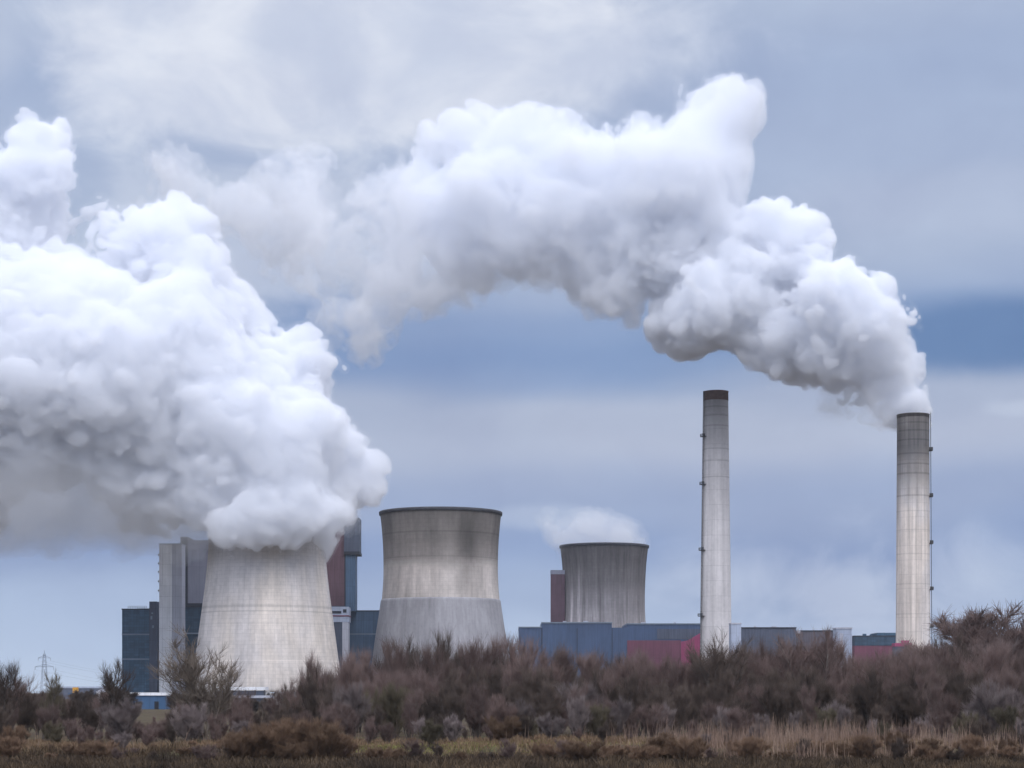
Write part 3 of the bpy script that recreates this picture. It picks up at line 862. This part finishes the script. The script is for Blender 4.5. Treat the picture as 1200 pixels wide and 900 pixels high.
shell_obj('thin_veil', Fd, lo, HM, -1.0, steam_mat('faint steam', 0.009), pr_, org2)
del Fd

# -- low puff above the dark tower
puff = [(735,634,14),(718,629,18),(698,626,21),(678,627,19),(664,630,15),(700,614,13),(684,613,13),(655,622,11),(640,613,7),(747,638,9),(728,624,11)]
pb = [to_world(a, b_, r, Y3 + rs0.uniform(-14, 14) + (10 if a < 660 else 0)) for a, b_, r in puff]
Fd, lo = plume_field(pb, 1.0, 31, ((8, .42, .8),), .5, erode=4.0)
org3 = (X(708, Y3), Y3, Z(640, Y3))
pp = empty('steam_plume', org3, 'thin low puff of steam over the dark streaked cooling tower', 'steam')
shell_obj('puff', Fd, lo, 1.0, 1.5, steam_mat('puff steam', 0.026), pp, org3)
shell_obj('veil', Fd, lo, 1.0, -2.5, M_veil, pp, org3)

# ------------------------------------------------------------------ vegetation
def bark(name, c1, c2, scale=0.35):
    m, t = new_mat(name)
    p = t.n('ShaderNodeTexCoord').outputs['Object']
    n = t.noise(p, scale, 4, 0.6)
    inf = t.n('ShaderNodeObjectInfo').outputs['Random']
    c = t.mix(t.rng(n, .3, .7), (*c1, 1), (*c2, 1))
    f = t.rng(inf, 0, 1, .75, 1.3, False)
    finish(t, t.mix(1.0, c, t.comb(f, f, f), 'MULTIPLY'), .9, None, spec=.15)
    return m
M_bark = bark('grey brown bark', (.075, .062, .055), (.13, .11, .098))
M_tree = bark('pale tree bark', (.13, .105, .085), (.22, .18, .145))
M_purple = bark('purple brown twigs', (.128, .085, .075), (.205, .150, .134))
M_brown = bark('brown twigs', (.075, .056, .047), (.125, .095, .078))
M_olive = bark('olive mossy twigs', (.105, .088, .06), (.16, .135, .09))
M_pale_t = bark('pale grey twigs', (.17, .135, .13), (.27, .225, .21))
M_tan = bark('tan stems', (.14, .088, .058), (.22, .145, .095))
M_dkgreen = bark('dark evergreen leaves', (.022, .028, .02), (.05, .055, .036))

def segs_mesh(name, S):
    """S (n,8): p0(3) p1(3) r0 r1 -> three-sided prisms"""
    S = np.asarray(S, np.float64)
    a, b_ = S[:, :3], S[:, 3:6]; d = b_ - a
    d /= np.linalg.norm(d, axis=1, keepdims=True) + 1e-9
    ref = np.where(np.abs(d[:, 2:3]) > .9, np.array([[1., 0, 0]]), np.array([[0., 0, 1]]))
    u = np.cross(d, ref); u /= np.linalg.norm(u, axis=1, keepdims=True) + 1e-9
    v = np.cross(d, u)
    V = []
    for p, r in ((a, S[:, 6:7]), (b_, S[:, 7:8])):
        for k in range(3):
            g = 2 * math.pi * k / 3
            V.append(p + (u * math.cos(g) + v * math.sin(g)) * r)
    V = np.stack(V, 1).reshape(-1, 3)
    base = np.arange(len(S))[:, None] * 6
    Q = np.concatenate([base + np.array([[k, (k + 1) % 3, 3 + (k + 1) % 3, 3 + k]]) for k in range(3)])
    return fast_mesh(name, V, Q)

def grow(rs, H, stems, spread, up=0.5, kids=(9, 8), tips=7, ln=(.5, .42), r0=.09, trunk=0.0, twig_r=.012, lean=.0, first=.06, tip_len=.17):
    """branching skeleton of a bare shrub or tree; returns (wood segments, twig segments), tip at height H"""
    wood, twig = [], []
    def run(p, d, L, r, lv):
        nseg = 5 if lv == 0 else (4 if lv == 1 else 3)
        pts = [np.array(p)]; dd = np.array(d)
        for k in range(nseg):
            dd = dd + rs.standard_normal(3) * (.10 if lv == 0 else .18) + np.array([0, 0, .06 + .05 * lv * up])
            dd /= math.sqrt(dd.dot(dd))
            pts.append(pts[-1] + dd * L / nseg)
        dst = wood if lv < 2 else twig
        for k in range(nseg):
            f0, f1 = 1 - k / nseg * .75, 1 - (k + 1) / nseg * .75
            dst.append((*pts[k], *pts[k+1], r * f0, r * f1))
        if lv >= len(kids): return
        st = (trunk if lv == 0 and trunk else first)
        for j in range(int(kids[lv] * rs.uniform(.75, 1.3))):
            u = st + (1 - st) * rs.random() ** .8
            i = min(int(u * nseg), nseg - 1); q = pts[i] + (pts[i+1] - pts[i]) * (u * nseg - i)
            dd0 = pts[i+1] - pts[i]; dd0 = dd0 / math.sqrt(dd0.dot(dd0))
            e = rs.standard_normal(3); e -= dd0 * e.dot(dd0); e /= math.sqrt(e.dot(e)) + 1e-9
            an = rs.uniform(.35, .95)
            nd = dd0 * math.cos(an) + e * math.sin(an); nd[2] += up * .35; nd /= math.sqrt(nd.dot(nd))
            run(q, nd, L * ln[lv] * rs.uniform(.6, 1.15) * (1.15 - .45 * u), (r * .42 if lv == 0 else max(twig_r * 1.4, r * .4)), lv + 1)
    for s in range(stems):
        a = 2 * math.pi * (s + rs.random()) / stems; tl = rs.uniform(.1, 1) * spread
        b0 = rs.uniform(0, .12) * H * (spread if stems > 1 else 0)
        d = np.array([math.cos(a) * tl + lean, math.sin(a) * tl, 1.0]); d /= np.linalg.norm(d)
        run((math.cos(a) * b0, math.sin(a) * b0, -.15), d, H * rs.uniform(.55, .9) if stems > 1 else H * .85, r0 * rs.uniform(.7, 1.1), 0)
    # the finest twigs, all at once, on every twig so far
    T_ = np.array(twig); n = len(T_)
    k = np.repeat(np.arange(n), tips)
    u = rs.random(len(k))[:, None] ** .7
    p = T_[k, :3] + (T_[k, 3:6] - T_[k, :3]) * u
    d0 = T_[k, 3:6] - T_[k, :3]; d0 /= np.linalg.norm(d0, axis=1, keepdims=True)
    d1 = d0 * .7 + rs.standard_normal(d0.shape) * .33 + np.array([0, 0, .75 * up + .1]); d1 /= np.linalg.norm(d1, axis=1, keepdims=True)
    L = H * tip_len * rs.uniform(.5, 1.3, (len(k), 1))
    m_ = p + d1 * L * .5
    d2 = d1 + rs.standard_normal(d0.shape) * .2; e_ = m_ + d2 * L * .5
    o = np.ones((len(k), 1))
    tw = np.concatenate([T_, np.concatenate([p, m_, o * twig_r, o * twig_r * .8], 1), np.concatenate([m_, e_, o * twig_r * .8, o * twig_r * .35], 1)])
    wd = np.array(wood)
    top = np.percentile(tw[:, 5], 99.3)
    f = H / top
    wd[:, :6] *= f; tw[:, :6] *= f
    return wd, tw

def plant(name, label, cat, group, wood, twig, mw, mt, wn='stems', tn='twigs'):
    root = empty(name, (0, 0, 0), label, cat, group)
    link(wn, segs_mesh(wn, wood), mw, root)
    link(tn, segs_mesh(tn, twig), mt, root)
    return root

def dup(root, label=None, group=None):
    r = root.copy(); C.objects.link(r)
    for ch in list(root.children):
        c = ch.copy(); C.objects.link(c); c.parent = r
    if label: r['label'] = label
    if group: r['group'] = group
    return r

vr = np.random.RandomState(77)
KINDS = {
 'purple': dict(n=4, mw=M_bark, mt=M_purple, label='tall bare purple-brown shrub massed in the middle thicket', cat='shrub', group='bare purple-brown shrubs of the thicket',
     kw=dict(H=10, stems=9, spread=.42, up=1.0, kids=(9, 7), tips=5, r0=.10, twig_r=.010)),
 'dark': dict(n=3, mw=M_bark, mt=M_brown, label='dense dark brown bare shrub standing in the thicket', cat='shrub', group='dark brown shrubs of the thicket',
     kw=dict(H=10, stems=10, spread=.34, up=1.1, kids=(10, 7), tips=5, r0=.11, twig_r=.011)),
 'olive': dict(n=2, mw=M_bark, mt=M_olive, label='low olive mossy shrub at the front of the thicket', cat='shrub', group='olive shrubs of the thicket',
     kw=dict(H=5, stems=12, spread=.6, up=.9, kids=(9, 7), tips=5, r0=.04, twig_r=.009)),
 'pale': dict(n=2, mw=M_bark, mt=M_pale_t, label='low pale grey twiggy shrub at the thicket edge', cat='shrub', group='pale grey shrubs at the thicket edge',
     kw=dict(H=5, stems=12, spread=.6, up=.9, kids=(9, 7), tips=5, r0=.035, twig_r=.009)),
}
KINDS['sapling'] = dict(n=2, mw=M_tree, mt=M_purple, label='slender pale-stemmed sapling standing up out of the thicket', cat='tree', group='slender saplings in the thicket',
     kw=dict(H=10, stems=3, spread=.14, up=1.2, kids=(16, 6), tips=5, r0=.10, twig_r=.010, ln=(.34, .45)))
KINDS['tan'] = dict(n=2, mw=M_bark, mt=M_tan, label='low rusty tan bush growing on the edge of the bank', cat='shrub', group='rusty tan bushes on the bank edge',
     kw=dict(H=3, stems=14, spread=.8, up=.9, kids=(9, 7), tips=5, r0=.02, twig_r=.007, ln=(.5, .45)))
protos = {}
for k, d in KINDS.items():
    protos[k] = []
    for i in range(d['n']):
        kw = dict(d['kw']); wd_, tw_ = grow(vr, **kw)
        protos[k].append([plant(dict(purple='bare_shrub', dark='dark_shrub', olive='mossy_shrub', pale='pale_shrub', tan='tan_bush', sapling='sapling')[k], d['label'], d['cat'], d['group'], wd_, tw_, d['mw'], d['mt']), d['kw']['H'], False])

def put(kind, px, Y, top=None, h=None, wide=1.0):
    e = protos[kind][vr.randint(len(protos[kind]))]
    if not e[2]: o = e[0]; e[2] = True
    else: o = dup(e[0])
    x = X(px, Y); g = float(ground_h(np.array(x), np.array(Y))) if Y < 240 and abs(x) < 130 else 0.0
    Hh_ = h if h else Z(top, Y) - g
    s = Hh_ / e[1]
    o.location = (x, Y, g); o.scale = (s * wide, s * wide, s); o.rotation_euler = (0, 0, vr.uniform(0, 6.28))
    return o

# skyline of the thicket in the photograph: (px, top row)
SKY = [(-60, 800), (0, 790), (30, 805), (60, 806), (100, 810), (140, 818), (160, 842), (195, 840), (212, 820), (240, 813), (285, 813), (320, 807), (345, 792), (370, 772), (400, 762), (440, 755),
       (480, 749), (520, 747), (560, 746), (600, 752), (640, 757), (700, 764), (760, 770), (800, 768), (840, 764), (880, 766), (920, 752), (960, 748), (1000, 766), (1050, 766), (1100, 752), (1150, 748), (1200, 752), (1260, 750)]
def skyline(px): return float(np.interp(px, [a for a, _ in SKY], [b for _, b in SKY]))
def row(step, Yr, top, kinds, wide, lo=-60, hi=1262):
    px = lo
    while px < hi:
        kd = vr.choice(list(kinds), p=list(kinds.values()))
        t_ = top(px)
        if t_ is not None: put(kd, px, vr.uniform(*Yr), top=t_, wide=wide * vr.uniform(.8, 1.25))
        px += vr.uniform(*step)
row((15, 26), (258, 300), lambda p: skyline(p) + vr.uniform(-6, 10), {'purple': .62, 'dark': .28, 'sapling': .10}, .95)
row((17, 28), (228, 250), lambda p: max(skyline(p) + vr.uniform(6, 40), 786 if 330 < p else (840 if 145 < p < 205 else 812)), {'purple': .28, 'dark': .60, 'sapling': .12}, .9)
row((18, 30), (204, 224), lambda p: min(max(skyline(p) + vr.uniform(30, 70), 802), 850) if not 148 < p < 200 else 850, {'purple': .24, 'dark': .50, 'olive': .1, 'pale': .08, 'sapling': .08}, .95)
row((19, 32), (188, 202), lambda p: vr.uniform(820 if not 148 < p < 200 else 846, 862), {'purple': .36, 'dark': .34, 'olive': .14, 'pale': .16}, .95)
row((40, 80), (190, 206), lambda p: vr.uniform(815, 845) if p > 600 else None, {'pale': 1.0}, .75)
row((20, 34), (175, 186), lambda p: vr.uniform(836, 866) if vr.random() > (.5 if 770 < p < 1010 else .15) else None, {'purple': .3, 'dark': .22, 'olive': .12, 'pale': .14, 'tan': .22}, 1.0)
for px, tp in [(146, 838), (158, 845), (171, 848), (184, 846), (197, 842), (150, 852), (190, 854)]: put('purple', px, vr.uniform(212, 232), top=tp, wide=1.5)
for px, tp in [(285, 858), (305, 850), (330, 846), (355, 842), (378, 848), (398, 860), (262, 866), (345, 856), (60, 872), (120, 868), (15, 868), (180, 872), (225, 868), (640, 872), (700, 868), (770, 866),
               (1010, 862), (1050, 858), (1090, 866), (1140, 862), (1180, 866), (990, 870), (320, 866)]:
    put('tan', px, vr.uniform(160, 174), top=tp, wide=1.3)
row((18, 40), (156, 170), lambda p: vr.uniform(863, 882), {'tan': .45, 'dark': .25, 'purple': .3}, 1.5)

def single(name, label, px, Y, top, kw, mw, mt, rz=0, wide=1.0, seed=1, tn='crown', wn='trunk'):
    rs = np.random.RandomState(seed)
    wd_, tw_ = grow(rs, **kw)
    Hm = kw['H']
    o = plant(name, label, 'tree', None, wd_, tw_, mw, mt, wn, tn)
    x = X(px, Y); s = Z(top, Y) / Hm
    o.location = (x, Y, 0); o.scale = (s * wide, s * wide, s); o.rotation_euler = (0, 0, rz)
    return o
TR = dict(H=10, stems=1, spread=.05, kids=(15, 11), tips=4, ln=(.55, .45), r0=.2, trunk=.22, twig_r=.011, up=.45, tip_len=.10)
single('bare_tree', 'spreading pale bare tree in front of the steaming cooling tower', 238, 240, 746, dict(TR, stems=5, spread=.62, kids=(11, 8), tips=3, twig_r=.016, r0=.16), M_tree, M_tree, .4, 1.25, 3)
single('bare_tree', 'slender bare tree just left of the dark teal block', 134, 250, 774, dict(TR, stems=2, spread=.25), M_bark, M_brown, 1.4, .8, 4)
single('bare_tree', 'pointed dark tree below the pylon', 49, 235, 788, dict(TR, kids=(24, 10), trunk=.08), M_bark, M_olive, .4, .8, 5)
single('bare_tree', 'dark bushy tree at the left picture edge', 4, 230, 776, dict(TR, stems=2, spread=.3, kids=(18, 10)), M_bark, M_brown, .9, .9, 6)
single('round_tree', 'round bare crown rising above the scrub right of the smoking chimney', 1158, 420, 717, dict(TR, stems=10, kids=(13, 11), tips=8, spread=.70, up=.10, trunk=.35, twig_r=.018, tip_len=.10), M_bark, M_purple, 1.2, 1.3, 17)
single('bare_tree', 'low bare tree leaning beyond the round tree at right edge', 1208, 380, 750, dict(TR, stems=2, spread=.5), M_bark, M_pale_t, .2, 1.0, 8)
single('bare_tree', 'dark upright bush rising at the foot of the slim chimney', 840, 262, 748, dict(TR, stems=8, spread=.30, kids=(12, 10)), M_bark, M_brown, .2, .9, 9)
single('bare_tree', 'tall upright bush rising before the wide slate hall', 945, 258, 741, dict(TR, stems=9, spread=.38, kids=(12, 10)), M_bark, M_purple, .2, 1.0, 10)

# distant scrub between the thicket and the works
def far_row(Y, pxs, tops, label, group, mt):
    rs = np.random.RandomState(int(Y))
    wd_, tw_ = grow(rs, H=9, stems=8, spread=.55, kids=(10, 8), tips=8, r0=.12, twig_r=.03)
    first = plant('bare_shrub', label, 'shrub', group, wd_, tw_, M_bark, mt)
    for i, (a, b_) in enumerate(zip(pxs, tops)):
        o = first if i == 0 else dup(first)
        s = Z(b_, Y) / 9.0
        o.location = (X(a, Y), Y + rs.uniform(-12, 12), 0); o.scale = (s * 1.5, s * 1.5, s); o.rotation_euler = (0, 0, rs.uniform(0, 6))
far_row(520, list(range(1085, 1260, 17)), [758 + (i * 7) % 9 for i in range(11)], 'hazy far shrub behind the right-hand scrub below the round tree', 'far shrubs at right', M_purple)
fpx = [q for q in range(-40, 330, 18) if not 140 < q < 205]
far_row(560, fpx, [(808 if q < 215 else 815) + (q * 5) % 7 for q in fpx], 'hazy far shrub along the left horizon below the works', 'far shrubs at left', M_brown)

# grasses on and behind the bank: nobody could count the blades
def blades(name, n, xr, yr, hr, mat, seed, dens=None, lean=.35, width=.03, label=None):
    rs = np.random.RandomState(seed)
    x = rs.uniform(*xr, n); y = rs.uniform(*yr, n)
    if dens is not None:
        k = rs.random(n) < dens(x, y); x, y = x[k], y[k]
    n = len(x)
    z = ground_h(x, y) - .05
    h = rs.uniform(*hr, n) * (.45 + .45 * np.sin(x * .31 + 1.3 * np.sin(y * .4)) ** 2 + .4 * np.sin(x * .83 + 2.1 * np.sin(y * .27 + 1)) ** 2)
    a = rs.uniform(0, 6.283, n); ln = np.abs(rs.standard_normal(n)) * lean
    ox, oy = np.cos(a) * ln * h, np.sin(a) * ln * h
    b = rs.uniform(0, 6.283, n); wx, wy = np.cos(b) * width, np.sin(b) * width
    V = np.stack([np.stack([x - wx, y - wy, z], -1), np.stack([x + wx, y + wy, z], -1),
                  np.stack([x + ox*.45 + wx*.8, y + oy*.45 + wy*.8, z + h*.6], -1), np.stack([x + ox*.45 - wx*.8, y + oy*.45 - wy*.8, z + h*.6], -1),
                  np.stack([x + ox + wx*.2, y + oy + wy*.2, z + h], -1), np.stack([x + ox - wx*.2, y + oy - wy*.2, z + h], -1)], 1).reshape(-1, 3)
    base = np.arange(n)[:, None] * 6
    Q = np.concatenate([base + np.array([[0, 1, 2, 3]]), base + np.array([[3, 2, 4, 5]])])
    o = link(name, fast_mesh(name, V, Q), mat)
    return tag(o, label, 'grass', kind='stuff')
def grassmat(name, c1, c2, c3):
    m, t = new_mat(name)
    p = t.n('ShaderNodeTexCoord').outputs['Object']
    n = t.noise(p, .22, 5, .6); n2 = t.noise(p, 2.5, 2, .5)
    c = t.ramp(n, [(.32, c1), (.5, c2), (.66, c3)])
    f = t.rng(n2, .2, .8, .6, 1.35, False)
    finish(t, t.mix(1.0, c, t.comb(f, f, f), 'MULTIPLY'), .9, None, spec=.15)
    return m
M_dry = grassmat('dry grass', (.10, .062, .042), (.19, .125, .075), (.26, .19, .115))
M_reed = grassmat('dry reed grass', (.16, .105, .08), (.24, .165, .125), (.31, .225, .165))
M_green = grassmat('mossy grass', (.13, .13, .045), (.22, .21, .07), (.27, .235, .095))
M_litter = grassmat('dark bank growth', (.03, .023, .018), (.068, .048, .032), (.13, .09, .055))
def rpx(x, y): return x / y * F + 600
blades('dry_grass', 110000, (-60, 60), (169, 200), (.2, .7), M_dry, 1, lambda x, y: .25 + .75 * (np.sin(x * .23 + 1.7 * np.sin(y * .3)) > .1), .5, .03, 'short dry brown grass covering the bank top')
blades('mossy_grass', 60000, (-60, 60), (171, 186), (.15, .38), M_green, 2, lambda x, y: np.exp(-((rpx(x, y) - 500) / 150) ** 2) * 1.0, .5, .03, 'yellow-green mossy grass along the bank edge at centre')
blades('reed_grass', 60000, (-60, 60), (162, 198), (.6, 2.4), M_reed, 3, lambda x, y: .6 * np.exp(-((rpx(x, y) - 900) / 110) ** 2) + .3 * np.exp(-((rpx(x, y) - 1100) / 120) ** 2) + .12 * np.exp(-((rpx(x, y) - 330) / 55) ** 2) + .006, .16, .022, 'tall tan reed grass before the right-hand shrubs')
blades('bank_growth', 90000, (-60, 60), (143, 170), (.2, .9), M_litter, 4, None, .5, .04, 'dark tangled growth on the bank foot')

# ------------------------------------------------------------------ air
def make_haze():
    m, t = new_mat('haze air')
    v = t.n('ShaderNodeVolumePrincipled'); v.inputs['Color'].default_value = (.86, .92, 1, 1); v.inputs['Density'].default_value = 0.00004
    o = t.n('ShaderNodeOutputMaterial'); t.put(o.inputs['Volume'], v.outputs[0])
    m.cycles.homogeneous_volume = True
    b = MB(); b.box(-900, 900, -120, 2600, -1.0, 420)
    tag(b.build('haze', m), kind='stuff')
make_haze()
